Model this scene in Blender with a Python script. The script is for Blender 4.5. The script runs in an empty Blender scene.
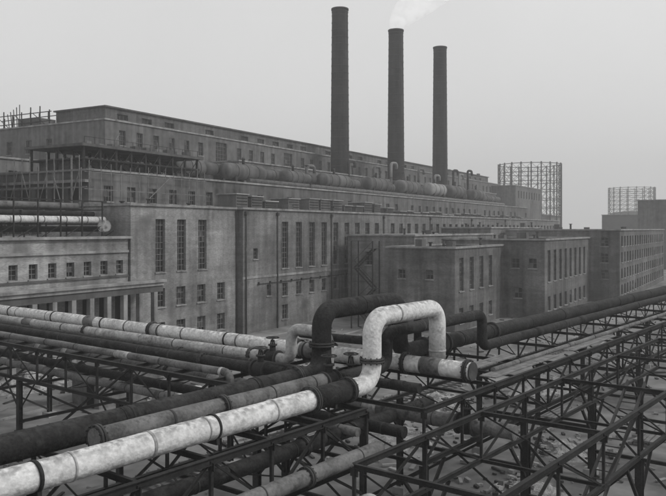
import bpy, math, random
from mathutils import Vector, Matrix, noise
random.seed(7)
S=bpy.context.scene
S.view_settings.view_transform='Standard'; S.view_settings.look='None'; S.view_settings.exposure=0

# ------------------------------------------------------------ materials
def mat(name, base, var=0.25, scale=1.0, rough=0.85, bump=0.15, streak=0.0, brick=False, spots=0.0, spotcol=0.08, spotscale=0.8, metal=0.0, fine=0.12, soft=9.0, spec=.25, dusty=0.0):
    m=bpy.data.materials.new(name); m.use_nodes=True
    nt=m.node_tree; N=nt.nodes; L=nt.links
    b=N['Principled BSDF']; b.inputs['Roughness'].default_value=rough; b.inputs['Metallic'].default_value=metal
    b.inputs['Specular IOR Level'].default_value=spec
    tc=N.new('ShaderNodeTexCoord')
    def math_(op,a,c=None,clamp=False):
        n=N.new('ShaderNodeMath'); n.operation=op; n.use_clamp=clamp
        for i,x in enumerate((a,c)):
            if x is None: continue
            if isinstance(x,(int,float)): n.inputs[i].default_value=x
            else: L.new(x,n.inputs[i])
        return n.outputs[0]
    def noise_(sc,vec=None,det=4):
        n=N.new('ShaderNodeTexNoise'); n.inputs['Scale'].default_value=sc; n.inputs['Detail'].default_value=det
        L.new(vec or tc.outputs['Object'],n.inputs['Vector']); return n.outputs['Fac']
    n1=noise_(scale,det=4)
    f=math_('MULTIPLY',math_('SUBTRACT',n1,0.5),2*var*2)
    nf=noise_(scale*9,det=3)
    f=math_('ADD',f,math_('MULTIPLY',math_('SUBTRACT',nf,0.5),4*fine))
    if streak:
        mp=N.new('ShaderNodeMapping'); mp.inputs['Scale'].default_value=(1,1,0.06); L.new(tc.outputs['Object'],mp.inputs['Vector'])
        f=math_('ADD',f,math_('MULTIPLY',math_('SUBTRACT',noise_(1.1,mp.outputs[0],4),0.5),5*streak))
    v=math_('MULTIPLY',math_('MAXIMUM',math_('ADD',f,1.0),.25),base)
    if brick:
        sx=N.new('ShaderNodeSeparateXYZ'); L.new(tc.outputs['Object'],sx.inputs[0])
        cx=N.new('ShaderNodeCombineXYZ'); L.new(math_('ADD',sx.outputs[0],sx.outputs[1]),cx.inputs[0]); L.new(sx.outputs[2],cx.inputs[1])
        br=N.new('ShaderNodeTexBrick'); L.new(cx.outputs[0],br.inputs['Vector'])
        br.inputs['Scale'].default_value=1.0; br.inputs['Brick Width'].default_value=0.26; br.inputs['Row Height'].default_value=0.085
        br.inputs['Mortar Size'].default_value=0.008
        br.inputs['Color1'].default_value=(.76,.76,.76,1); br.inputs['Color2'].default_value=(1.18,1.18,1.18,1); br.inputs['Mortar'].default_value=(1.35,1.35,1.35,1)
        bw=N.new('ShaderNodeRGBToBW'); L.new(br.outputs['Color'],bw.inputs[0])
        v=math_('MULTIPLY',v,bw.outputs[0])
        mp2=N.new('ShaderNodeMapping'); mp2.inputs['Scale'].default_value=(.05,.05,1); L.new(tc.outputs['Object'],mp2.inputs['Vector'])
        v=math_('MULTIPLY',v,math_('ADD',math_('MULTIPLY',noise_(1.4,mp2.outputs[0],3),.8),.6))
        v=math_('MULTIPLY',v,math_('ADD',math_('MULTIPLY',noise_(.09,None,3),1.5),.25))
    if spots:
        sp=noise_(spotscale,det=6)
        k=math_('MULTIPLY',math_('SUBTRACT',sp,1-spots),soft,True)
        mx=N.new('ShaderNodeMix'); L.new(k,mx.inputs[0]); L.new(v,mx.inputs[2]); mx.inputs[3].default_value=spotcol
        v=mx.outputs[0]
    if dusty:
        ge=N.new('ShaderNodeNewGeometry'); sz=N.new('ShaderNodeSeparateXYZ'); L.new(ge.outputs['Normal'],sz.inputs[0])
        k=math_('MULTIPLY',math_('ADD',math_('ABSOLUTE',sz.outputs[2]),-.25),1.4,True)
        k=math_('MULTIPLY',k,math_('MULTIPLY',math_('SUBTRACT',noise_(4.5,det=6),.40),5,True))
        mx=N.new('ShaderNodeMix'); L.new(math_('MULTIPLY',k,dusty),mx.inputs[0]); L.new(v,mx.inputs[2]); mx.inputs[3].default_value=.12
        v=mx.outputs[0]
    v=math_('MAXIMUM',v,0.008)
    c=N.new('ShaderNodeCombineColor'); 
    for i in range(3): L.new(v,c.inputs[i])
    L.new(c.outputs[0],b.inputs['Base Color'])
    if bump:
        bp=N.new('ShaderNodeBump'); bp.inputs['Strength'].default_value=bump; bp.inputs['Distance'].default_value=0.05
        L.new(nf,bp.inputs['Height']); L.new(bp.outputs[0],b.inputs['Normal'])
    return m
M={}
M['brick']=mat('brick_weathered',.13,.34,.16,brick=True,streak=.32,spots=.44,spotcol=.06,spotscale=.22,soft=5,fine=.2)
M['brick_dk']=mat('brick_dark',.095,.36,.2,brick=True,streak=.34,spots=.44,spotcol=.045,spotscale=.25,soft=5,fine=.2)
M['brick_lt']=mat('brick_light',.20,.3,.16,brick=True,streak=.28,spots=.44,spotcol=.10,spotscale=.22,soft=5,fine=.2)
M['brick_far']=mat('brick_sooty',.105,.4,.1,streak=.34,spots=.44,spotcol=.045,spotscale=.12,soft=5,fine=.3)
M['conc']=mat('concrete_stained',.22,.4,.5,streak=.3)
M['conc_dk']=mat('concrete_dark',.08,.35,.5,streak=.25)
M['roof']=mat('roof_felt',.27,.35,.2,spots=.42,spotcol=.12,spotscale=.25)
M['roof_dk']=mat('roof_tar',.07,.3,.3)
M['frame']=mat('window_frame_paint',.14,.35,2)
M['glass_a']=mat('glass_dark',.012,.4,1,rough=.35,bump=.03)
M['glass_b']=mat('glass_mid',.03,.4,1,rough=.4,bump=.03)
M['glass_c']=mat('glass_dusty',.09,.4,1,rough=.5,bump=.03)
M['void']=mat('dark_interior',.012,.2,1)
M['steel']=mat('steel_painted_dark',.02,.5,1.5,rough=.8,fine=.35,spots=.38,spotcol=.055,spotscale=1.1,soft=5)
M['steel_md']=mat('steel_rusty',.042,.5,1.2,rough=.85,spots=.4,spotcol=.09)
M['steel_lt']=mat('steel_zinc',.15,.35,1.0,rough=.6,spots=.42,spotcol=.07)
M['steel_far']=mat('steel_hazy',.03,.2,.5)  # lighter steel for the gasometers, distance haze put into the colour
M['chim']=mat('chimney_steel',.022,.5,.35,rough=.85,streak=.45,fine=.3)
M['pipe_lt']=mat('pipe_lagging_light',.33,.4,.8,rough=.85,spots=.45,spotcol=.13,spotscale=2.6,bump=.6,fine=.28,soft=3.5,dusty=.6)
M['pipe_wh']=mat('pipe_lagging_white',.58,.2,.9,rough=.85,spots=.45,spotcol=.22,spotscale=3.4,bump=.6,fine=.2,soft=3,dusty=.7)
M['pipe_md']=mat('pipe_grey',.12,.45,1.0,rough=.85,spots=.42,spotcol=.05,spotscale=2.5,bump=.5,fine=.28)
M['pipe_dk']=mat('pipe_tarred',.022,.5,1.2,rough=.85,spots=.42,spotcol=.06,spotscale=3.0,bump=.6,spec=.12,soft=4,fine=.35,dusty=.2)
M['vessel']=mat('vessel_steel',.08,.5,.3,rough=.8,streak=.4)
M['vessel_lt']=mat('vessel_steel_light',.20,.4,.3,rough=.8,streak=.3)
M['ground']=mat('ground_dirt',.14,.6,.09,rough=.95,spots=.47,spotcol=.28,spotscale=.17,bump=.8,fine=.35,soft=4)
M['road']=mat('road_concrete',.17,.3,.3,rough=.9,spots=.42,spotcol=.10,spotscale=.3)
M['kerb']=mat('kerb_stone',.26,.3,1)
M['wood']=mat('timber',.15,.45,2.0,rough=.85)
M['rubble']=mat('rubble',.26,.7,1.4,rough=.95,bump=.9,fine=.4,spots=.38,spotcol=.06,spotscale=1.7)
M['far']=mat('distant_masonry_hazed',.14,.15,.05)  # tone lightened for far things, haze painted into the base colour

# ------------------------------------------------------------ mesh builder
class MB:
    def __init__(s): s.v=[]; s.f=[]; s.m=[]; s.sm=[]; s.mats=[]
    def mi(s,k):
        if k not in s.mats: s.mats.append(k)
        return s.mats.index(k)
    def face(s,pts,k,smooth=False):
        i=len(s.v); s.v+= [tuple(p) for p in pts]; s.f.append(tuple(range(i,i+len(pts)))); s.m.append(s.mi(k)); s.sm.append(smooth)
    def hexa(s,c,k):
        i=len(s.v); s.v+=[tuple(p) for p in c]; mi=s.mi(k)
        for f in ((0,3,2,1),(4,5,6,7),(0,1,5,4),(1,2,6,5),(2,3,7,6),(3,0,4,7)):
            s.f.append(tuple(i+j for j in f)); s.m.append(mi); s.sm.append(False)
    def box(s,x0,x1,y0,y1,z0,z1,k):
        s.hexa([(x0,y0,z0),(x1,y0,z0),(x1,y1,z0),(x0,y1,z0),(x0,y0,z1),(x1,y0,z1),(x1,y1,z1),(x0,y1,z1)],k)
    def beam(s,p,q,w,h,k,off=(0,0)):
        p=Vector(p);q=Vector(q);d=(q-p)
        if d.length<1e-6: return
        d.normalize(); up=Vector((0,0,1))
        if abs(d.z)>.98: up=Vector((.99,-.14,0))
        x=d.cross(up).normalized(); y=x.cross(d).normalized()
        o=x*off[0]+y*off[1]; c=[]
        for e in (p,q):
            for sx,sy in ((-1,-1),(1,-1),(1,1),(-1,1)): c.append(e+o+x*(sx*w/2)+y*(sy*h/2))
        s.hexa(c,k)
    def ibeam(s,p,q,w,h,k):
        t=h*.1
        s.beam(p,q,w,t,k,(0,h/2-t/2)); s.beam(p,q,w,t,k,(0,-h/2+t/2)); s.beam(p,q,w*.14,h-t*1.5,k)
    def angle(s,p,q,w,k):
        s.beam(p,q,w,w*.16,k,(0,-w/2)); s.beam(p,q,w*.16,w,k,(-w/2,0))
    def tube(s,pts,r,k,seg=24,caps=True,r_fn=None):
        pts=[Vector(p) for p in pts]; n=len(pts)
        T=[]
        for i in range(n):
            a=pts[max(i-1,0)]; b=pts[min(i+1,n-1)]; T.append((b-a).normalized())
        up=Vector((0,0,1)) if abs(T[0].z)<.9 else Vector((1,0,0))
        x=T[0].cross(up).normalized(); i0=len(s.v); mi=s.mi(k)
        for i in range(n):
            x=(x-T[i]*x.dot(T[i])).normalized(); y=T[i].cross(x)
            rr=r_fn(i/(n-1)) if r_fn else r
            for j in range(seg):
                a=2*math.pi*j/seg; s.v.append(tuple(pts[i]+x*(math.cos(a)*rr)+y*(math.sin(a)*rr)))
        for i in range(n-1):
            for j in range(seg):
                j2=(j+1)%seg; s.f.append((i0+i*seg+j,i0+i*seg+j2,i0+(i+1)*seg+j2,i0+(i+1)*seg+j)); s.m.append(mi); s.sm.append(True)
        if caps:
            s.f.append(tuple(i0+j for j in reversed(range(seg)))); s.m.append(mi); s.sm.append(False)
            s.f.append(tuple(i0+(n-1)*seg+j for j in range(seg))); s.m.append(mi); s.sm.append(False)
    def ring(s,p,d,r,w,k,seg=24):
        p=Vector(p); d=Vector(d).normalized(); s.tube([p-d*w/2,p+d*w/2],r,k,seg)
    def obj(s,name,parent=None):
        me=bpy.data.meshes.new(name); me.from_pydata(s.v,[],s.f)
        for k in s.mats: me.materials.append(M[k])
        me.polygons.foreach_set('material_index',s.m); me.polygons.foreach_set('use_smooth',s.sm); me.update()
        o=bpy.data.objects.new(name,me); S.collection.objects.link(o)
        if parent: o.parent=parent
        return o
def empty(name):
    o=bpy.data.objects.new(name,None); S.collection.objects.link(o); return o

def bend(pts,R,n=8):
    pts=[Vector(p) for p in pts]; out=[pts[0]]
    for i in range(1,len(pts)-1):
        p=pts[i]; a=(pts[i-1]-p).normalized(); b=(pts[i+1]-p).normalized()
        ang=a.angle(b); t=R/math.tan(ang/2)
        s0=p+a*t; e0=p+b*t; c=p+(a+b).normalized()*(R/math.sin(ang/2))
        va=s0-c; vb=e0-c; tot=va.angle(vb)
        for j in range(n+1):
            f=j/n; out.append(c+(va*math.sin((1-f)*tot)+vb*math.sin(f*tot))/math.sin(tot))
    out.append(pts[-1]); return out

# ------------------------------------------------------------ wall with real openings
def wall(W,G,p0,p1,z0,z1,ops,k,depth=.32,frame='frame',sill='conc'):
    p0=Vector((p0[0],p0[1],0));p1=Vector((p1[0],p1[1],0)); d=p1-p0; Ln=d.length; d.normalize(); n=Vector((d.y,-d.x,0))
    P=lambda s,z,o=0: p0+d*s+Vector((0,0,z))+n*o
    ops=[o for o in ops if o[0]>0.05 and o[1]<Ln-.05 and o[2]>=z0 and o[3]<z1]
    xs=sorted(set([0,Ln]+[round(x,3) for o in ops for x in o[:2]])); zs=sorted(set([z0,z1]+[round(x,3) for o in ops for x in o[2:4]]))
    for i in range(len(xs)-1):
        xm=(xs[i]+xs[i+1])/2
        col=[o for o in ops if o[0]<xm<o[1]]
        start=zs[0]
        for j in range(len(zs)-1):
            zm=(zs[j]+zs[j+1])/2
            if any(o[2]<zm<o[3] for o in col):
                if start<zs[j]: W.face([P(xs[i],start),P(xs[i+1],start),P(xs[i+1],zs[j]),P(xs[i],zs[j])],k)
                start=zs[j+1]
        if start<zs[-1]: W.face([P(xs[i],start),P(xs[i+1],start),P(xs[i+1],zs[-1]),P(xs[i],zs[-1])],k)
    for o in ops:
        a,b,c,e=o[:4]; nx,nz=o[4],o[5]; D=-depth
        kind=o[6] if len(o)>6 else 'w'
        W.face([P(a,c),P(a,c,D),P(a,e,D),P(a,e)],k); W.face([P(b,c),P(b,e),P(b,e,D),P(b,c,D)],k)
        W.face([P(a,e),P(a,e,D),P(b,e,D),P(b,e)],k); W.face([P(a,c),P(b,c),P(b,c,D),P(a,c,D)],sill)
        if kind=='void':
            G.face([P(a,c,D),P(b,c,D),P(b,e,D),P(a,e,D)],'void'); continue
        dusty=random.random()
        for i in range(nx):
            for j in range(nz):
                r=random.random()*.75+dusty*.3; g='glass_a' if r<.62 else ('glass_b' if r<.88 else 'glass_c')
                if random.random()<.03: g='void'
                x0=a+(b-a)*i/nx;x1=a+(b-a)*(i+1)/nx;q0=c+(e-c)*j/nz;q1=c+(e-c)*(j+1)/nz
                G.face([P(x0,q0,D),P(x1,q0,D),P(x1,q1,D),P(x0,q1,D)],g)
        w=.06
        for i in range(nx+1):
            x=min(max(a+(b-a)*i/nx,a+w/2),b-w/2); G.beam(P(x,c,D+.03),P(x,e,D+.03),w,w,frame)
        for j in range(nz+1):
            z=min(max(c+(e-c)*j/nz,c+w/2),e-w/2); G.beam(P(a,z,D+.036),P(b,z,D+.036),w,w,frame)
        if random.random()<.12 and nz>=3:
            x0=a+(b-a)/nx; zc=c+(e-c)*random.randint(1,nz-1)/nz; hh=(e-c)/nz
            G.hexa([P(a+.05,zc,D+.08),P(x0,zc,D+.42),P(x0,zc,D+.45),P(a+.05,zc,D+.11),P(a+.05,zc+hh,D+.08),P(x0,zc+hh,D+.42),P(x0,zc+hh,D+.45),P(a+.05,zc+hh,D+.11)],'glass_c')
        if kind=='w':
            W.beam(P(a-.12,c-.07,.05),P(b+.12,c-.07,.05),.16,.13,sill)

def block(name,u0,u1,v0,v1,z0,z1,k,front=(),left=(),parent=None,cop='conc',over=.22,roofk='roof',band=(),roofbits=0):
    e=parent or empty(name)
    W=MB();G=MB();R=MB()
    wall(W,G,(u0,v0),(u1,v0),z0,z1,list(front),k); wall(W,G,(u0,v1),(u0,v0),z0,z1,list(left),k)
    W.face([(u1,v0,z0),(u1,v1,z0),(u1,v1,z1),(u1,v0,z1)],k); W.face([(u1,v1,z0),(u0,v1,z0),(u0,v1,z1),(u1,v1,z1)],k)
    R.face([(u0,v0,z1-.25),(u1,v0,z1-.25),(u1,v1,z1-.25),(u0,v1,z1-.25)],roofk)
    o=over; t=.35
    R.box(u0-o,u1+o,v0-o,v0+t,z1-.06,z1+.2,cop); R.box(u0-o,u1+o,v1-t,v1+o,z1-.06,z1+.2,cop)
    R.box(u0-o,u0+t,v0+t,v1-t,z1-.06,z1+.197,cop); R.box(u1-t,u1+o,v0+t,v1-t,z1-.06,z1+.197,cop)
    for zb in band: W.box(u0-.06,u1+.06,v0-.08,v0+.05,zb,zb+.3,cop)
    for i in range(roofbits):
        x=random.uniform(u0+1,u1-2); y=random.uniform(v0+1,v1-2); h=random.uniform(.5,1.3)
        if random.random()<.5: R.box(x,x+random.uniform(.6,1.8),y,y+1,z1-.3,z1+h,'conc_dk')
        else: R.tube([(x,y,z1-.3),(x,y,z1+h)],.18,'steel_md',10); R.ring((x,y,z1+h),(0,0,1),.32,.12,'steel_md',10)
    W.obj('walls',e); 
    if G.v: G.obj('windows',e)
    R.obj('roof',e); return e

def row(s0,s1,step,w,za,zb,nx,nz,kind='w',skip=0.0):
    out=[]; s=s0
    while s<=s1:
        if random.random()>=skip: out.append((s-w/2,s+w/2,za,zb,nx,nz,kind))
        s+=step
    return out

# ============================================================ TURBINE HALL (facade v=0)
hall=empty('turbine_hall')
ops=[(c+18.9-.75,c+18.9+.75,8.6,14.5,3,9) for c in (-14.4,-10.9,-7.2)]
ops+=[(c+18.9-.75,c+18.9+.75,4.7,6.8,3,3) for c in (-14.4,-11,-7.4,-3.7)]
ops+=[(c+18.9-.75,c+18.9+.75,1.0,3.0,3,3) for c in (-14.4,-11,-7.4,-3.7)]
block('w',-18.5,0,0.9,15,0,15.95,'brick_lt',front=ops,parent=hall,roofbits=3)
ops=row(9.6,40.5,3.52,1.6,8.0,14.4,3,9)+row(44,165,3.52,1.55,9.0,14.4,3,8)+row(9.6,165,3.52,1.4,4.2,6.0,3,3,skip=.35)+row(9.6,165,7.04,1.5,1.0,3.0,3,3,skip=.2)
ops.append((2.2,3.2,9.5,10.9,2,3)); ops.append((5.2,6.2,4.5,6,2,2))
block('e',0.0,167,0,15,0,15.95,'brick',front=ops,parent=hall,band=(7.0,),roofbits=8)
D=MB()
for u in (.5,7.6,22.2,40.2,61,85,110):
    D.tube([(u,-.15,0),(u,-.15,15.7)],.09,'steel_md',8)
    D.box(u-.2,u+.2,-.35,-.003,15.2,15.6,'steel_md')
D.tube([(-.3,.75,0),(-.3,.75,15.7)],.09,'steel_md',8)
D.beam((3,-.12,6.2),(28,-.12,6.35),.07,.07,'steel')
for i in range(10): D.box(3.2+i*2.6,3.4+i*2.6,-.2,-.003,6.1,6.45,'steel')
D.obj('downpipes',hall)
mon=empty('rooftop_ventilator_row')
B=MB(); u=8
while u<150:
    w=random.uniform(2.6,3.3); h=random.choice([1.6,2.2,2.4,2.1]) if u<62 else random.uniform(.7,1.3)
    B.box(u,u+w,7.2,10.5,15.7,15.9+h,'conc_dk'); B.box(u-.15,u+w+.15,7.0,10.7,15.9+h,16.05+h,'roof')
    for i in range(5): B.box(u+.2,u+w-.2,7.12,7.195,16+h*i/5.5,16.12+h*i/5.5,'steel')
    u+=w+random.choice([.7,.9,1.6,3])
B.obj('ventilator_housings',mon)

# ============================================================ BUNKER BAY, facade v=15
mid=empty('bunker_bay_building')
ops=row(3,32,4,1.5,16.9,18.9,3,3,skip=.15)+row(36,195,4.4,1.5,17.3,19,3,2,skip=.25)
block('w',-11.3,185,15.02,40,0,20.7,'brick_far',front=ops,parent=mid,left=[(2.5+i*3.1,4.6+i*3.1,z,z+1.9,1,1,'void') for i in range(7) for z in (10,13.4,16.9)],roofbits=20)
B=MB()
for z in (12.4,15.9,19.2): B.box(-12.0,-11.303,15.1,40,z,z+.35,'conc')
B.obj('floor_bands',mid)
fr=empty('unfinished_roof_frame')
B=MB()
B.box(-11.6,11.5,16,27,23.8,24.15,'conc_dk')
B.box(-11.2,11.1,16.4,26.6,22.2,22.4,'steel')
for i in range(9):
    u=-10.9+i*2.7
    for v in (16.6,21.5,26.4): B.box(u-.14,u+.14,v-.14,v+.14,20.5,23.8,'steel')
    if i<8: B.beam((u,16.5,20.6),(u+2.7,16.5,23.7),.09,.09,'steel')
    B.beam((u,16.6,20.6),(u,21.5,23.7),.09,.09,'steel')
B.box(-10,2,19,26,20.5,22.19,'brick_dk')
for i in range(14):
    u=-11+i*1.65; B.beam((u,16.3,24.1),(u,16.3,25.0),.05,.05,'steel')
B.beam((-11,16.3,25.0),(11,16.3,25.0),.05,.05,'steel')
B.beam((-5,18,24),(-3,18.5,26.4),.08,.08,'wood'); B.beam((4,18,24),(4.3,18.5,25.8),.08,.08,'wood')
for i in range(10): 
    u=-10+i*2.1; B.box(u,u+random.uniform(.5,1.5),17,18,24.15,24.15+random.uniform(.2,.7),random.choice(['wood','conc_dk']))
B.obj('frame',fr)
tb=block('terrace_block',-30,14.4,32,60,0,23,'brick_far',front=row(3,42,3.5,1.4,19,21.4,2,3),left=row(3,26,3.5,1.4,19,21.4,2,3),roofbits=12)
sc=empty('scaffolding'); B=MB()
for row_u in (-12.4,-13.6):
    for i in range(22):
        v=14+i*1.55; B.beam((row_u,v,0),(row_u+random.uniform(-.1,.1),v,20.6+random.uniform(0,2.4)),.09,.09,'wood')
    for z in (8,10.1,12.2,14.3,16.4,18.5,20.6): B.beam((row_u,13,z),(row_u,48,z+random.uniform(-.1,.1)),.08,.08,'wood')
for z in (12.3,14.4,16.5,18.6,20.7): 
    for j in range(6): 
        if random.random()<.75: B.box(-13.5,-12.5,13.5+j*5.6,18.6+j*5.6,z,z+.07,'wood')
for j in range(6): B.beam((-13.7,14+j*5.7,8),(-13.7,19+j*5.7,20.6),.09,.09,'wood'); B.beam((-13.8,19+j*5.7,8),(-13.8,14+j*5.7,20.6),.08,.08,'wood')
for i in range(14):
    u=-12+i*1.65; B.beam((u,14.1,11),(u,14.1,21+random.uniform(0,1.2)),.07,.07,'wood')
for z in (16.2,18.3,20.4): B.beam((-13,14.1,z),(10,14.1,z),.08,.08,'wood')
B.beam((-4,14,16),(2,14,20.5),.09,.09,'wood')
B.obj('poles_and_boards',sc)

# ============================================================ BOILER HOUSE (facade v=40)
bh=empty('boiler_house')
ops=row(4,215,4.2,1.5,28.0,30.6,3,3,skip=.12)
ops=[o for o in ops if not any(abs((o[0]+o[1])/2-c)<3 for c in (31.5,56.5,82))]
ops+=[(c-1.8,c+1.8,27.3,31.2,4,5) for c in (31.5,56.5,82)]
ops+=row(4,215,4.2,1.5,23.4,25.8,3,3,skip=.2)
block('m',14.5,233,40.02,80,0,32.1,'brick_far',front=ops,parent=bh,left=row(4,36,5.5,1.5,27.2,29.6,3,3,skip=.3)+row(4,36,5.5,1.5,23.6,25.6,3,3,skip=.3),roofbits=10)
block('p',16,222,41.5,54,32.0,34.6,'brick_dk',front=row(4,200,6,2.6,32.7,33.7,3,1,skip=.2),parent=bh,over=.35,roofk='roof_dk',cop='conc_dk',roofbits=14)
block('t',40,200,31,39.9,20,26.6,'brick_dk',front=row(4,150,4.4,1.8,22.5,25,3,3,skip=.1),parent=bh,roofbits=12)
block('x',222,262,30,60,0,31,'brick_far',front=row(4,38,4,1.5,26,29,2,3),parent=bh)
sf=empty('rooftop_scaffold'); B=MB()
for i in range(8):
    for u in (17,21): B.beam((u,57+i*2.6,31.8),(u,57+i*2.6,35.4+random.uniform(-.2,1.0)),.16,.16,'steel')
for z in (33.4,35.1):
    B.beam((17,56.5,z),(17,76,z),.14,.14,'steel')
    B.beam((21,56.5,z),(21,76,z),.14,.14,'steel')
for i in range(4): B.beam((17,57+i*5.2,32),(17,61.5+i*5.2,35),.1,.1,'steel')
B.box(17.1,20.9,60,66,31.9,34.2,'conc_dk')
for i in range(5): B.beam((19,68+i*.7,31.9),(19,68+i*.9,37.5-i*.4),.12,.12,'steel')
B.obj('poles',sf)
gd=empty('rooftop_gas_duct'); B=MB()
z=23.6
B.tube([(10,24,z),(180,24,z)],1.05,'vessel',20)
u=11
while u<178:
    B.ring((u,24,z),(1,0,0),1.14,.14,'steel_md',20); u+=4.3
for u in range(13,178,6):
    B.box(u-.2,u+.2,23.1,24.9,20.4,22.75,'steel')
B.tube([(30,21.3,21.9),(178,21.3,21.9)],.45,'pipe_md',14)
B.obj('duct',gd)
for i,(u0,u1,r,k,zz) in enumerate([(11,19,1.4,'vessel',23.2),(24,36,1.4,'vessel',23.4),(42,50,1.3,'vessel',23.4),(56,68,1.5,'vessel',23.6),(76,88,1.6,'vessel',23.9),(94,106,1.7,'vessel',24.1),(112,124,1.8,'vessel_lt',24.3),(128,140,1.8,'vessel',24.4),(146,158,1.7,'vessel',24.2)]):
    e=empty('pressure_vessel'); B=MB(); v=22.4
    n=10; pts=[];rad=[]
    for j in range(n+1):
        a=j/n*math.pi/2; pts.append((u0+r*.7*(1-math.sin(a)),v,zz)); rad.append(max(.02,r*math.cos(a)))
    pts=pts[::-1]; rad=rad[::-1]
    p2=[(u1-r*.7*(1-math.sin(j/n*math.pi/2)),v,zz) for j in range(n+1)]; r2=[max(.02,r*math.cos(j/n*math.pi/2)) for j in range(n+1)]
    allp=pts+p2; allr=rad+r2
    B.tube(allp,r,k,24,r_fn=lambda f: allr[min(len(allr)-1,int(round(f*(len(allr)-1))))])
    for f in (.25,.5,.75): B.ring((u0+(u1-u0)*f,v,zz),(1,0,0),r+.05,.12,'steel_md',24)
    for f in (.22,.78):
        uu=u0+(u1-u0)*f; B.box(uu-.3,uu+.3,v-r*.8,v+r*.8,20.4,zz-r*.55,'steel')
    B.tube([((u0+u1)/2,v,zz+r*.9),((u0+u1)/2,v,zz+r+1.2)],.25,'steel_md',12); B.ring(((u0+u1)/2,v,zz+r+.9),(0,0,1),.36,.12,'steel',12)
    B.obj('shell',e)
for (u,v,h,k) in ((96,30,29.5,'pipe_md'),(104,29,31,'vessel_lt'),(120,28,30.5,'pipe_md'),(142,26,31.5,'chim'),(147,26,30.5,'vessel_lt'),(152,25,32,'chim'),(127,26,29,'vessel_lt'),(84,31,30,'chim'),(60,28,27,'pipe_md')):
    e=empty('vent_stack'); B=MB()
    B.tube(bend([(u,v,20.4),(u,v,h),(u+2.2,v-.6,h),(u+2.2,v-.6,h-1.5)],.7,5),.36,k,12)
    for zz in (22,24.5,27): B.ring((u,v,zz),(0,0,1),.46,.14,'steel',12)
    B.obj('stack',e)

# ============================================================ CHIMNEYS
for (u,v,zt,rb,rt) in ((86.2,34.6,68.3,2.4,2.0),(111,30.9,68.2,2.4,2.0),(135.3,27.7,68.2,2.35,1.95)):
    e=empty('chimney_stack'); B=MB()
    n=24
    B.tube([(u,v,20+(zt-20)*i/n) for i in range(n+1)],1,'chim',32,caps=False,r_fn=lambda f:rb+(rt-rb)*f)
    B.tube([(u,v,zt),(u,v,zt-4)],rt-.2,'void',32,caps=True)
    for i in range(1,27):
        f=i/27; B.ring((u,v,20+(zt-20)*f),(0,0,1),rb+(rt-rb)*f+.07,.13,'steel_md',32)
    B.ring((u,v,zt-.2),(0,0,1),rt+.18,.4,'steel_md',32); B.ring((u,v,zt-.9),(0,0,1),rt+.1,.15,'steel_md',32)
    B.ring((u,v,26),(0,0,1),rb+.6,1.2,'conc_dk',32); B.ring((u,v,22.5),(0,0,1),rb+1.1,5,'conc_dk',32)
    ang=-2.2; dx,dy=math.cos(ang),math.sin(ang)
    for s_ in (-.25,.25):
        B.beam((u+dx*(rb+.2)-dy*s_,v+dy*(rb+.2)+dx*s_,26),(u+dx*(rt+.2)-dy*s_,v+dy*(rt+.2)+dx*s_,zt),.06,.06,'steel')
    for i in range(100):
        f=i/100; r=rb+(rt-rb)*(6+42*f)/48+.2; zz=26+(zt-26)*f
        B.beam((u+dx*r+dy*.25,v+dy*r-dx*.25,zz),(u+dx*r-dy*.25,v+dy*r+dx*.25,zz),.05,.05,'steel')
    B.obj('shaft',e)
def smoke(name,pts,rf,dens,zf,nsc,glow,lo=.36,hi=.64):
    B=MB(); B.mats.append('steel')
    P=[Vector(p) for p in pts]; res=[]
    n=30
    for i in range(n):
        f=i/(n-1)*(len(P)-1); j=min(int(f),len(P)-2); t=f-j
        res.append(P[j].lerp(P[j+1],t))
    B.tube(res,1,'steel',20,r_fn=rf); o=B.obj(name)
    m=bpy.data.materials.new('smoke_volume_glowing'); m.use_nodes=True; N=m.node_tree.nodes;L=m.node_tree.links; N.clear()
    out=N.new('ShaderNodeOutputMaterial'); pv=N.new('ShaderNodeVolumePrincipled'); pv.inputs['Color'].default_value=(.97,.97,.97,1)
    tc=N.new('ShaderNodeTexCoord'); nz=N.new('ShaderNodeTexNoise'); nz.inputs['Scale'].default_value=nsc; nz.inputs['Detail'].default_value=4
    cr=N.new('ShaderNodeMapRange'); cr.inputs[1].default_value=lo; cr.inputs[2].default_value=hi; cr.inputs[3].default_value=0; cr.inputs[4].default_value=dens
    sz=N.new('ShaderNodeSeparateXYZ'); L.new(tc.outputs['Object'],sz.inputs[0]); fd=N.new('ShaderNodeMapRange'); fd.inputs[1].default_value=zf[0]; fd.inputs[2].default_value=zf[1]; fd.inputs[3].default_value=1.3; fd.inputs[4].default_value=.2; L.new(sz.outputs[2],fd.inputs[0])
    dm=N.new('ShaderNodeMath'); dm.operation='MULTIPLY'; L.new(cr.outputs[0],dm.inputs[0]); L.new(fd.outputs[0],dm.inputs[1])
    L.new(tc.outputs['Object'],nz.inputs['Vector']); L.new(nz.outputs['Fac'],cr.inputs[0]); L.new(dm.outputs[0],pv.inputs['Density'])
    em=N.new('ShaderNodeMath'); em.operation='MULTIPLY'; em.inputs[1].default_value=glow; L.new(dm.outputs[0],em.inputs[0])  # emission added to smoke and steam, in place of multiply scattered light
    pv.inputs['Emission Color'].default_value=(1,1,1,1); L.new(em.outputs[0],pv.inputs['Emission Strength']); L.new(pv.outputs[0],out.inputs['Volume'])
    o.data.materials.clear(); o.data.materials.append(m)
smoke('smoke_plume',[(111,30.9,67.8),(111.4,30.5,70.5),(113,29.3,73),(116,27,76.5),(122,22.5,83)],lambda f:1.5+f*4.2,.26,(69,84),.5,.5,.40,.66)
smoke('steam_puff',[(-19.6,3.7,13.3),(-19.9,3.3,13.7),(-20.6,2.9,14.1)],lambda f:.12+.6*math.sin(math.pi*min(f,.9)),1.5,(13,15),2.2,.12,.38,.62)

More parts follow.
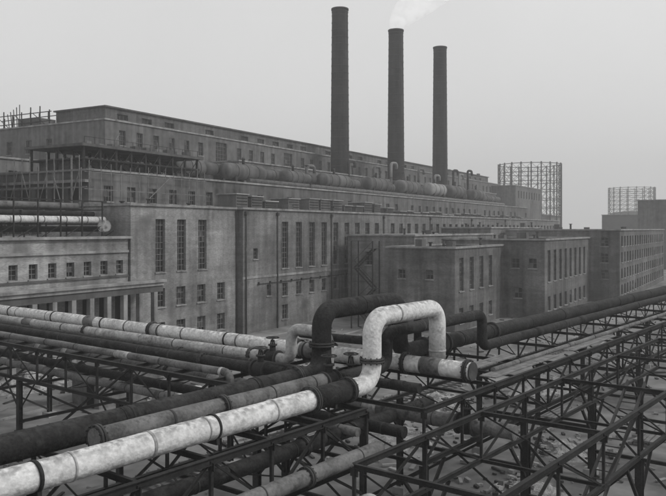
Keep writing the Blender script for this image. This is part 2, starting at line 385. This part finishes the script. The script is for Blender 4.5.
# ============================================================ GASOMETERS
def gasometer(u,v,r,zt,zb,n,k):
    e=empty('gasometer'); B=MB()
    lv=6
    P=lambda i,z:(u+r*math.cos(2*math.pi*i/n),v+r*math.sin(2*math.pi*i/n),z)
    zs=[zb+(zt-zb)*j/lv for j in range(lv+1)]
    for i in range(n):
        B.beam(P(i,0),P(i,zt+.6),.5,.5,k)
        for j in range(lv+1):
            B.beam(P(i,zs[j]),P(i+1,zs[j]),.25,.34,k)
            if j<lv: B.beam(P(i,zs[j]),P(i+1,zs[j+1]),.13,.13,k); B.beam(P(i+1,zs[j]),P(i,zs[j+1]),.13,.13,k)
    B.obj('guide_frame',e)
    T=MB(); T.tube([(u,v,0),(u,v,zb+.2)],r-.6,'far',40); T.tube([(u,v,zb+.2),(u,v,zb+2.2)],1,'far',40,r_fn=lambda f:(r-1)*(1-f*.9)); T.obj('tank',e)
gasometer(322,51.7,16.3,47.5,20,20,'steel_far'); gasometer(562,35.6,17.5,46,26,18,'steel_far')

# ============================================================ RIGHT BLOCKS
block('workshop_building',14.9,35.3,-22.7,-13.1,0,10.9,'brick_dk',
      front=[(x,x+1.6,5.2,9.6,3,7) for x in (1.6,5.6,9.6,13.6)]+[(x,x+1.5,1,3,3,3) for x in (1.6,5.6,9.6,13.6)],
      left=[(1.6,2.6,6.8,8.0,2,2),(5.6,6.6,6.8,8.0,2,2),(5.6,6.6,2.5,3.8,2,2)],roofbits=5)
block('workshop_annex',24,60,-13.0,-2,0,12.4,'brick',front=[],left=[(3,4.2,8,10,2,3)],roofbits=6)
block('switchgear_building',35.35,68,-29,-8,0,11.75,'brick_dk',
      front=row(2.6,31,3.6,1.7,5.4,10.2,3,7)+row(2.6,31,3.6,1.7,1,3.2,3,3),
      left=[(16,17.2,7.5,9,2,2),(18.6,19.8,7.5,9,2,2),(16.4,17.6,3,4.6,2,2)],roofbits=7)
block('switchgear_annex',62,100,-12,-2,0,13.6,'brick',front=[],roofbits=5)
R3=[]
for z in (1.2,4.2,7.2,10.2): R3+=row(2.4,66,3.3,1.6,z,z+1.9,3,3)
block('office_building',68.05,136,-34.3,-13,0,13.2,'brick_dk',front=R3,left=[(x,x+1.3,z,z+1.7,2,3) for x in (14.5,18) for z in (4.2,7.2,10.2)],roofbits=7)
st=empty('external_staircase'); B=MB()
for (u,v) in ((12.2,-12.2),(14.2,-12.2),(12.2,-9),(14.2,-9)): B.beam((u,v,0),(u,v,11.8),.14,.14,'steel')
for i in range(4):
    z=2.7*i; a,b=((-12,-9.2) if i%2==0 else (-9.2,-12)); 
    B.beam((12.7,a,z+.1),(12.7,b,z+2.7),.06,.2,'steel'); B.beam((13.7,a,z+.1),(13.7,b,z+2.7),.06,.2,'steel')
    B.beam((12.7,a,z+1.1),(12.7,b,z+3.7),.05,.05,'steel')
    for j in range(12):
        f=(j+.5)/12; B.box(12.75,13.65,a+(b-a)*f-.12,a+(b-a)*f+.12,z+.1+2.6*f,z+.14+2.6*f,'steel_md')
    B.box(12.2,14.2,-12.3 if i%2 else -9.6,-11.6 if i%2 else -8.9,z+2.66,z+2.74,'steel_md')
    B.beam((12.2,-12.2,z+3.7),(12.2,-9,z+3.7),.05,.05,'steel')
B.obj('stairs',st)
block('distant_silo_building',193,208,-31,-20,0,23,'brick_far',front=row(2,13,3,1.2,15,17,2,2)+row(2,13,3,1.2,19,21,2,2))
block('distant_warehouse',240,300,-22,0,0,19,'far',front=row(3,57,5,2,13,16,2,2))
block('distant_silo_building',300,320,-60,-40,0,17,'far')
B=MB()
for i in range(70):
    u=700+random.uniform(0,500); v=-420+i*22+random.uniform(-8,8); w=random.uniform(14,40); h=random.uniform(6,15)
    B.box(u,u+20,v,v+w,0,h,'far')
    if random.random()<.3: B.tube([(u+5,v+3,0),(u+5,v+3,h+random.uniform(8,26))],1.2,'far',10)
B.obj('distant_skyline')

# ============================================================ LEFT LOW BUILDING with portico (face v=1)
lb=empty('pump_house')
ops=row(1.3,47,2.13,.95,8.75,10.15,2,3)+row(1.3,47,2.13,1.3,2.2,6.6,1,1,kind='void')
block('l',-66,-18.8,1.0,14,0,12.45,'brick_lt',front=ops,parent=lb,over=.35,roofk='roof_dk')
B=MB()
B.box(-66,-17.2,-2.6,.99,7.5,7.85,'conc'); B.box(-66.2,-17.0,-2.8,-2.3,7.85,8.1,'conc')
B.box(-66,-17.2,-2.45,-2.05,6.85,7.495,'conc_dk')
for i in range(23): B.box(-65.4+i*2.13,-64.9+i*2.13,-2.5,-2.0,0,6.85,'conc')
B.box(-66,-18.81,.82,.99,10.95,11.2,'conc'); B.box(-66,-18.81,.85,.99,8.4,8.6,'conc_dk')
B.box(-66,-17.3,-2.3,-2.1,3.2,3.5,'conc_dk')
B.obj('portico',lb)
rp=empty('rooftop_pipeline'); B=MB()
B.tube([(-70,4,14.35),(-19.3,4,14.35)],.36,'pipe_wh',18)
B.tube([(-70,6,15.0),(-19,6,15.0)],.3,'pipe_dk',14); B.tube([(-70,8.5,15.9),(-19,8.5,15.9)],.35,'pipe_md',14); B.tube([(-70,5,13.4),(-19.3,5,13.4)],.3,'pipe_dk',14)
for i in range(18):
    u=-66+i*2.7; B.box(u-.08,u+.08,3.3,9,13.85,13.97,'steel'); 
    for v in (3.4,8.9): B.beam((u,v,12.2),(u,v,16.3),.12,.12,'steel')
    B.beam((u,3.4,12.4),(u+2.7,3.4,13.8),.07,.07,'steel'); B.ring((u+1,4,14.35),(1,0,0),.40,.07,'steel_lt',18)
    B.box(u-.08,u+.08,3.3,9,15.35,15.47,'steel')
B.beam((-66,3.4,16.3),(-19.5,3.4,16.3),.12,.12,'steel'); B.beam((-66,8.9,16.3),(-19.5,8.9,16.3),.12,.12,'steel')
B.obj('pipes_and_trestles',rp)

# ============================================================ PIPE RACK FRAME (local a,b,z)
def K(a,b,z): return Vector((.990*a+.142*b-76.6, -.142*a+.990*b-57.4, z))
DA=K(1,0,0)-K(0,0,0); DB=K(0,1,0)-K(0,0,0)
def girder(B,axis,c,s0,s1,zt,zb,step,k='steel',w=.16,diag='W'):
    Q=(lambda s,z:K(s,c,z)) if axis=='a' else (lambda s,z:K(c,s,z))
    B.ibeam(Q(s0,zt),Q(s1,zt),w*1.1,w*1.4,k); B.ibeam(Q(s0,zb),Q(s1,zb),w,w*1.2,k)
    n=max(1,round((s1-s0)/step)); st=(s1-s0)/n
    for i in range(n+1):
        s=s0+i*st; B.angle(Q(s,zb),Q(s,zt),w*.62,k)
        if i<n:
            if diag=='X': B.angle(Q(s,zb),Q(s+st,zt),w*.45,k); B.angle(Q(s+st,zb),Q(s,zt),w*.45,k)
            elif i%2==0: B.angle(Q(s,zb),Q(s+st,zt),w*.52,k)
            else: B.angle(Q(s,zt),Q(s+st,zb),w*.52,k)
        B.beam(Q(s,zt-.28),Q(s,zt-.05),.03 if axis=='b' else .26,.26 if axis=='b' else .03,k)
def rack(name,axis,c0,c1,s0,s1,zt,zb,step,colstep,k='steel',plan=True,w=.17,diag='W',coloff=0,tr=1):
    e=empty(name); B=MB()
    girder(B,axis,c0,s0,s1,zt,zb,step,k,w,diag); girder(B,axis,c1,s0,s1,zt,zb,step,k,w,diag)
    Q=(lambda s,c,z:K(s,c,z)) if axis=='a' else (lambda s,c,z:K(c,s,z))
    n=max(1,round((s1-s0)/step)); st=(s1-s0)/n
    for i in range(n+1):
        s=s0+i*st
        if i%tr==0: B.ibeam(Q(s,c0,zt+.01),Q(s,c1,zt+.01),w*.8,w*1.1,k)
        if i%2==0: B.ibeam(Q(s,c0,zb-.01),Q(s,c1,zb-.01),w*.7,w*.9,k); B.angle(Q(s,c0,zb),Q(s,c1,zt),w*.45,k)
        if plan and i<n: B.beam(Q(s,c0 if i%2 else c1,zb+.05),Q(s+st,c1 if i%2 else c0,zb+.05),w*.5,w*.2,k)
    B.obj('girders',e)
    C=MB(); s=s0+coloff
    while s<=s1:
        for c in (c0,c1):
            q=Q(s,c,0)
            C.ibeam(Q(s,c,0),Q(s,c,zb-.08),.26,.26,k); C.box(q.x-.35,q.x+.35,q.y-.35,q.y+.35,0,.35,'conc')
            C.angle(Q(s,c,zb-1.7),Q(s+1.5,c,zb-.1),.1,k); C.angle(Q(s,c,zb-1.7),Q(s-1.5,c,zb-.1),.1,k)
        C.angle(Q(s,c0,.5),Q(s,c1,zb-.2),.11,k); C.angle(Q(s,c1,.5),Q(s,c0,zb-.2),.11,k); C.ibeam(Q(s,c0,2.6),Q(s,c1,2.6),.14,.16,k)
        s+=colstep
    C.obj('columns',e)
    return e
rack('pipe_rack','a',15.9,20.9,2,22.2,6.8,4.9,2.4,9.5,coloff=3,w=.15)
rack('pipe_rack','a',14.2,20.9,23.4,118,6.8,4.9,2.9,8.7,diag='W',w=.14,plan=False,tr=2)
rack('pipe_rack','b',22.2,29.6,21.4,96,6.8,5.0,2.8,9.2,w=.15)
rack('pipe_rack','a',8.2,12.6,17,48,6.7,5.0,3.9,7.8,coloff=3.9,diag='W',w=.13,plan=False,tr=2)

def pipe(name,pts,r,k,R=None,band=3.6,bandk='steel_md',seg=28,flanges=()):
    e=empty(name); B=MB()
    wp=[K(*p) for p in pts]
    cur=bend(wp,R,9) if R and len(wp)>2 else wp
    fin=[cur[0]]
    for i in range(len(cur)-1):
        a,b=cur[i],cur[i+1]; l=(b-a).length
        if l>3:
            m=int(l/1.6)
            for j in range(1,m):
                p=a.lerp(b,j/m); fin.append(p+Vector((0,noise.noise(p*.6)*.018,noise.noise(p*.5+Vector((9,3,1)))*.03)))
        fin.append(b)
    B.tube(fin,r,k,seg)
    for i in range(len(cur)-1):
        a,b=cur[i],cur[i+1]; l=(b-a).length
        if l<band*.5: continue
        d=(b-a).normalized(); s=band*random.uniform(.3,.8)
        while s<l-.2:
            B.ring(a+d*s,d,r*1.03+.006,random.choice([.05,.05,.1]),bandk,seg)
            if random.random()<.25:
                s2=min(s+random.uniform(.4,1.1),l-.1); B.tube([a+d*s,a+d*s2],r*1.012+.012,random.choice(['pipe_md','pipe_lt']) if k!='pipe_dk' else 'pipe_dk',seg)
            s+=band*random.uniform(.6,1.4)
    for p,dv in flanges:
        p=K(*p); d={'a':DA,'b':DB,'z':Vector((0,0,1))}[dv]
        B.ring(p-d*.05,d,r*1.32,.07,'steel_md',seg); B.ring(p+d*.05,d,r*1.32,.07,'steel_md',seg)
        x=d.cross(Vector((0,0,1))) if dv!='z' else DA.copy(); x.normalize(); y=d.cross(x)
        for j in range(12):
            t=j/12*2*math.pi; c=p+x*math.cos(t)*r*1.2+y*math.sin(t)*r*1.2; B.tube([c-d*.14,c+d*.14],.025,'steel',6)
    B.obj('shell',e); return e
def saddles(parent,axis,c,s0,s1,step,z,r,dz=0):
    B=MB(); s=s0
    while s<s1:
        p=K(s,c,0) if axis=='a' else K(c,s,0); d=DA if axis=='a' else DB
        q=Vector((p.x,p.y,0))
        B.beam(q+Vector((0,0,6.9+dz)),q+Vector((0,0,z-r*.75)),.5,.12,'steel')
        B.ring(q+Vector((0,0,z)),d,r+.03,.09,'steel',24)
        s+=step
    B.obj('saddles',parent)
e=pipe('dark_steam_pipe',[(2,19.7,7.4),(24.3,19.7,7.4),(24.3,19.7,10),(30.2,19.7,10),(30.2,19.7,7.45),(118,19.5,7.45)],.41,'pipe_dk',R=.75,band=5,bandk='pipe_dk',
       flanges=[((22.6,19.7,7.4),'a'),((24.3,19.7,8.6),'z'),((30.2,19.7,8.75),'z'),((32.4,19.7,7.45),'a'),((40,19.7,7.45),'a')]); saddles(e,'a',19.7,3,24,5.8,7.4,.41)
e=pipe('lagged_steam_pipe',[(2,16.95,7.4),(23.9,16.85,7.4),(23.9,16.85,9.95),(28.9,16.85,9.95),(28.9,16.85,7.7)],.37,'pipe_wh',R=.72,band=2.6,bandk='pipe_lt',
       flanges=[((22.3,16.85,7.4),'a'),((20.2,16.87,7.4),'a'),((23.9,16.85,8.3),'z')]); saddles(e,'a',16.9,4,24,5.8,7.4,.37)
B=MB(); pa=[K(a,16.86,7.4) for a in (20.3,22.2)]; B.tube(pa,.405,'pipe_dk',28); B.obj('tarred_sleeve',e)
pipe('condensate_pipe',[(12.4,18.28,7.5),(23,18.28,7.5)],.3,'pipe_md',flanges=[((12.5,18.28,7.5),'a'),((17.3,18.28,7.5),'a')])
pipe('condensate_pipe',[(23,18.28,7.45),(27,18.28,7.45),(27,18.28,8.9),(36,18.28,8.9),(36,18.28,7.2),(110,18.2,7.2)],.27,'pipe_dk',R=.5,flanges=[((25.5,18.28,7.45),'a')])
pipe('condensate_pipe',[(2,15.2,5.6),(22,15.2,5.6)],.26,'pipe_md',flanges=[((18,15.2,5.6),'a')])
pipe('condensate_pipe',[(2,17.9,5.4),(30,17.9,5.4)],.28,'pipe_dk',R=.6,flanges=[((21,17.9,5.4),'a')])
pipe('condensate_pipe',[(2,13.6,4.9),(19.5,13.6,4.9),(19.5,13.6,3.2),(19.5,20,3.2)],.24,'pipe_lt',R=.5,flanges=[((16,13.6,4.9),'a')])
pipe('condensate_pipe',[(31,15.2,7.05),(118,15.0,7.05)],.12,'pipe_md')
pipe('condensate_pipe',[(33,17.0,5.4),(118,17.0,5.4)],.2,'pipe_dk')
e=pipe('lagged_cross_pipe',[(28.45,100,7.4),(28.45,14.9,7.4)],.37,'pipe_wh',band=3.2,bandk='pipe_md',flanges=[((28.45,15.1,7.4),'b'),((28.45,24.5,7.4),'b'),((28.45,36,7.4),'b'),((28.45,18.2,7.4),'b')]); saddles(e,'b',28.45,24,95,5.6,7.4,.38)
B=MB(); B.ring(K(28.45,14.88,7.4),DB,.39,.06,'steel_md',28); B.obj('blank_flange',e)
pipe('cross_pipe',[(26.6,100,7.2),(26.6,23.4,7.2),(26.6,23.4,8.7),(26.6,21.2,8.7),(26.6,21.2,6.0)],.27,'pipe_lt',R=.5,bandk='steel_md',flanges=[((26.6,26,7.2),'b'),((26.6,40,7.2),'b')])
pipe('cross_pipe',[(25.4,100,7.1),(25.4,15.6,7.1)],.2,'pipe_dk',flanges=[((25.4,30,7.1),'b')])
pipe('cross_pipe',[(24.3,100,7.15),(24.3,21.8,7.15)],.26,'pipe_dk',flanges=[((24.3,27,7.15),'b')])
pipe('cross_pipe',[(23.2,100,7.05),(23.2,24,7.05),(23.2,24,5.6),(23.2,17,5.6)],.18,'pipe_md',R=.35)
pipe('cross_pipe',[(27.2,100,5.5),(27.2,12.4,5.5)],.3,'pipe_md',flanges=[((27.2,33,5.5),'b')])
pipe('cross_pipe',[(24.9,100,5.4),(24.9,16,5.4)],.24,'pipe_dk')
pipe('cross_pipe',[(23.4,100,5.35),(23.4,26,5.35)],.2,'pipe_md')
pipe('cross_pipe',[(28.9,24.8,8.1),(28.9,20.4,8.1),(28.9,20.4,9.3),(33,20.4,9.3),(33,20.4,7.3)],.2,'pipe_dk',R=.35)

def valve(a,b,z,r,axis='a',h=1.0):
    e=empty('gate_valve'); B=MB(); d=DA if axis=='a' else DB; p=K(a,b,z); Z=Vector((0,0,1))
    B.tube([p-d*.35,p-d*.2,p,p+d*.2,p+d*.35],r,'steel',20,r_fn=lambda f: r*(1.05+.35*math.sin(f*math.pi)))
    for s_ in (-.36,.36): B.ring(p+d*s_,d,r*1.45,.08,'steel_md',20)
    B.tube([p+Z*r*.6,p+Z*(r+.35)],r*.55,'steel',14); B.ring(p+Z*(r+.35),Z,r*.8,.07,'steel_md',14)
    B.tube([p+Z*(r+.35),p+Z*(r+h)],.035,'steel_md',8)
    for s_ in (-.13,.13): B.beam(p+d*s_+Z*(r+.35),p+d*s_*.6+Z*(r+h-.1),.05,.05,'steel')
    c=p+Z*(r+h); x=DA;y=DB; n=20; R=.3
    ringp=[c+x*math.cos(i/n*2*math.pi)*R+y*math.sin(i/n*2*math.pi)*R for i in range(n+1)]
    B.tube(ringp,.028,'steel_md',8,caps=False)
    for i in range(4): B.beam(c,c+x*math.cos(i*math.pi/2)*R+y*math.sin(i*math.pi/2)*R,.03,.03,'steel_md')
    B.obj('body',e)
valve(23.0,18.28,7.45,.28,'a',.7); valve(28.45,22.8,7.4,.38,'b',.8); valve(26.6,24.6,7.2,.27,'b',.7)
valve(25.4,19.0,7.1,.22,'b',.8); valve(34,19.7,7.45,.4,'a',.8); valve(24.3,23.2,7.15,.26,'b',.7); valve(27.2,14.5,5.5,.3,'b',.6)
wk=empty('rack_walkway'); B=MB()
for (a0,nn,b0) in ((29.8,3,14.5),(39,3,14.5),(31,2,16.2)):
  for j in range(3):
    for i in range(nn):
        a=a0+i*2.4+random.uniform(-.1,.1); c=[(0,0),(2.36,0),(2.36,.24),(0,.24)]
        B.hexa([K(a+x,b0+j*.27+y,6.93) for x,y in c]+[K(a+x,b0+j*.27+y,6.98) for x,y in c],'wood')
B.obj('planks',wk)
lad=empty('inclined_ladder'); B=MB()
for b in (9.2,9.9): B.beam(K(24,b,1.0),K(33,b,6.9),.07,.18,'steel_md')
for i in range(26):
    f=i/26; B.beam(K(24+9*f,9.2,1+5.9*f),K(24+9*f,9.9,1+5.9*f),.04,.04,'steel_md')
B.obj('stringers_and_rungs',lad)

# ============================================================ GROUND, ROADS, YARD
B=MB(); B.face([(-3000,-3000,0),(3500,-3000,0),(3500,3000,0),(-3000,3000,0)],'ground'); B.obj('ground')
B=MB(); B.face([(-300,-11,.004),(13,-11,.004),(13,-4,.004),(-300,-4,.004)],'road'); B.obj('road')
B=MB(); B.face([(8,-48,.004),(400,-48,.004),(400,-41,.004),(8,-41,.004)],'road'); B.obj('road')
B=MB()
for v in (-11.2,-4.0): B.box(-300,12,v,v+.2,0,.13,'kerb')
for v in (-48.2,-41.0): B.box(8,400,v,v+.2,0,.13,'kerb')
B.obj('road_kerb')
tr=empty('railway_track'); B=MB()
for s_ in (-.72,.72): B.beam(K(20,32+s_,.22),K(200,32+s_,.22),.07,.14,'steel_md'); 
for i in range(230): 
    a=20+i*.75; B.beam(K(a,30.7,.08),K(a,33.3,.08),.24,.14,'wood')
B.obj('rails_and_sleepers',tr)
def heap(a,b,r,h,name='rubble_pile'):
    B=MB(); c=K(a,b,0); n=26; rings=11; mi=B.mi('rubble')
    B.v.append((c.x,c.y,h*(1+.1*noise.noise(c))))
    for j in range(1,rings+1):
        for i in range(n):
            t=i/n*2*math.pi; rr=r*j/rings*(1+.35*noise.noise((math.cos(t)*1.3+a,math.sin(t)*1.3+b,0)))
            x=c.x+rr*math.cos(t); y=c.y+rr*math.sin(t)*.75
            z=h*(1-(j/rings))**1.1+.45*h*noise.noise((x*1.1,y*1.1,0))*(1-(j/rings)**3)+.12*noise.noise((x*4,y*4,0))
            B.v.append((x,y,z if j<rings else -.1))
    for i in range(n): B.f.append((0,1+i,1+(i+1)%n)); B.m.append(mi); B.sm.append(False)
    for j in range(rings-1):
        for i in range(n):
            p=1+j*n; B.f.append((p+i,p+n+i,p+n+(i+1)%n,p+(i+1)%n)); B.m.append(mi); B.sm.append(False)
    for _ in range(90):
        t=random.uniform(0,6.28); q=r*random.uniform(.3,1.7); x=c.x+q*math.cos(t);y=c.y+q*math.sin(t)*.75; s_=random.uniform(.05,.2); w=random.uniform(0,3)
        zz=max(0,h*(1-q/r))*.9
        B.beam((x,y,zz+s_*.4),(x+math.cos(w)*s_*2,y+math.sin(w)*s_*2,zz+s_*random.uniform(.3,.9)),s_*1.2,s_,random.choice(['rubble','rubble','conc','steel_md']))
    B.obj(name)
for (a,b,r,h) in ((52,10,3,1.0),(60,25,4,1.4),(70,12,3.5,1.2),(66,3,4,1.3),(85,8,4,1.5),(46,3,2.6,.8),(40,26,3,1.0),(50,29,3,.9),(95,-2,5,1.7),(40,45,3,1.0),(18,38,3,.9),(34,60,4,1.2),(42,-2,2.4,.7),(78,24,3,1.1),(36,16,2.2,.6),(44,17,2.4,.7),(38,5,1.8,.5),(16,45,2.6,.8)): heap(a,b,r,h)
B=MB()
for _ in range(2200):
    a=8+112*random.random()**1.3; b=random.uniform(-14,60); p=K(a,b,.05); t=random.uniform(0,3.14); l=random.uniform(.15,2.0)*random.random()+.15
    B.beam(p,p+Vector((math.cos(t)*l,math.sin(t)*l,random.uniform(0,.12))),random.uniform(.05,.3),random.uniform(.04,.16),random.choice(['wood','kerb','wood','steel_md','rubble','conc','steel']))
B.obj('scattered_scrap')
for (a,b,n) in ((56,6,10),(48,13,9),(74,5,12),(36,30,10),(20,32,8),(62,-3,9),(42,8,8),(35,2,7),(50,20,9)):
    B=MB()
    for i in range(n):
        x=i%5*.32; z=.12+(i//5)*.2; sk=random.uniform(-.25,.25); B.beam(K(a,b+x,z),K(a+random.uniform(3.5,4.6),b+x+sk,z),.24,.14,'wood')
    B.obj('timber_stack')
for (a,b,w,l,h) in ((66,9,3,4,2.4),(90,14,4,6,2.8),(33,48,3.5,6,2.7),(75,-6,4,7,2.8)):
    e=empty('site_hut'); B=MB()
    P=lambda x,y,z:K(a+x,b+y,z)
    B.hexa([P(0,0,0),P(l,0,0),P(l,w,0),P(0,w,0),P(0,0,h),P(l,0,h),P(l,w,h),P(0,w,h)],'wood')
    B.face([P(-.3,-.3,h-.1),P(l+.3,-.3,h-.1),P(l+.3,w/2,h+.8),P(-.3,w/2,h+.8)],'roof_dk'); B.face([P(-.3,w/2,h+.8),P(l+.3,w/2,h+.8),P(l+.3,w+.3,h-.1),P(-.3,w+.3,h-.1)],'roof_dk')
    B.face([P(0,0,h),P(0,w,h),P(0,w/2,h+.75)],'wood'); B.face([P(l,0,h),P(l,w,h),P(l,w/2,h+.75)],'wood')
    B.hexa([P(-.04,.6,0),P(-.01,.6,0),P(-.01,1.5,0),P(-.04,1.5,0),P(-.04,.6,2),P(-.01,.6,2),P(-.01,1.5,2),P(-.04,1.5,2)],'void')
    B.hexa([P(1.2,-.04,1),P(2.1,-.04,1),P(2.1,-.01,1),P(1.2,-.01,1),P(1.2,-.04,1.8),P(2.1,-.04,1.8),P(2.1,-.01,1.8),P(1.2,-.01,1.8)],'glass_b')
    B.obj('walls_and_roof',e)

# ============================================================ HAZE (real scattering air)
B=MB(); B.box(-160,1500,-700,900,-1,150,'steel'); hz=B.obj('haze')
m=bpy.data.materials.new('haze_air'); m.use_nodes=True; N=m.node_tree.nodes; N.clear()
out=N.new('ShaderNodeOutputMaterial'); vs=N.new('ShaderNodeVolumeScatter'); vs.inputs['Density'].default_value=.0008; vs.inputs['Color'].default_value=(1,1,1,1); vs.inputs['Anisotropy'].default_value=.2
m.node_tree.links.new(vs.outputs[0],out.inputs['Volume']); hz.data.materials.clear(); hz.data.materials.append(m)

# ============================================================ LIGHT, SKY, CAMERA
az=math.radians(-68); el=math.radians(42)
sd=Vector((math.cos(az)*math.cos(el),math.sin(az)*math.cos(el),math.sin(el)))
sl=bpy.data.lights.new('sun','SUN'); sl.energy=1.9; sl.angle=math.radians(12); sl.color=(1,.99,.97)
so=bpy.data.objects.new('sun',sl); S.collection.objects.link(so); so.rotation_euler=sd.to_track_quat('Z','Y').to_euler()
w=bpy.data.worlds.new('World'); S.world=w; w.use_nodes=True; N=w.node_tree.nodes; L=w.node_tree.links
bg=N['Background']; sky=N.new('ShaderNodeTexSky'); sky.sky_type='NISHITA'; sky.sun_disc=False; sky.sun_elevation=el; sky.sun_rotation=math.pi/2-az
sky.dust_density=4
bw=N.new('ShaderNodeRGBToBW'); L.new(sky.outputs[0],bw.inputs[0])
mx=N.new('ShaderNodeMix'); mx.inputs[0].default_value=.9; L.new(bw.outputs[0],mx.inputs[2]); mx.inputs[3].default_value=6.0
tc=N.new('ShaderNodeTexCoord'); nz=N.new('ShaderNodeTexNoise'); nz.inputs['Scale'].default_value=2.2; nz.inputs['Detail'].default_value=6
L.new(tc.outputs['Generated'],nz.inputs['Vector'])
mr=N.new('ShaderNodeMapRange'); mr.inputs[1].default_value=.25; mr.inputs[2].default_value=.75; mr.inputs[3].default_value=.95; mr.inputs[4].default_value=1.05; L.new(nz.outputs['Fac'],mr.inputs[0])
mu=N.new('ShaderNodeMath'); mu.operation='MULTIPLY'; L.new(mx.outputs[0],mu.inputs[0]); L.new(mr.outputs[0],mu.inputs[1])
L.new(mu.outputs[0],bg.inputs['Color']); bg.inputs['Strength'].default_value=.14
cd=bpy.data.cameras.new('camera'); co=bpy.data.objects.new('camera',cd); S.collection.objects.link(co); S.camera=co
co.location=(-76.6,-57.4,13.4); co.rotation_euler=(math.radians(90),0,math.radians(-60))
cd.sensor_width=36; cd.lens=750/666*36; cd.shift_y=-19/666; cd.clip_start=.1; cd.clip_end=6000
print('done')
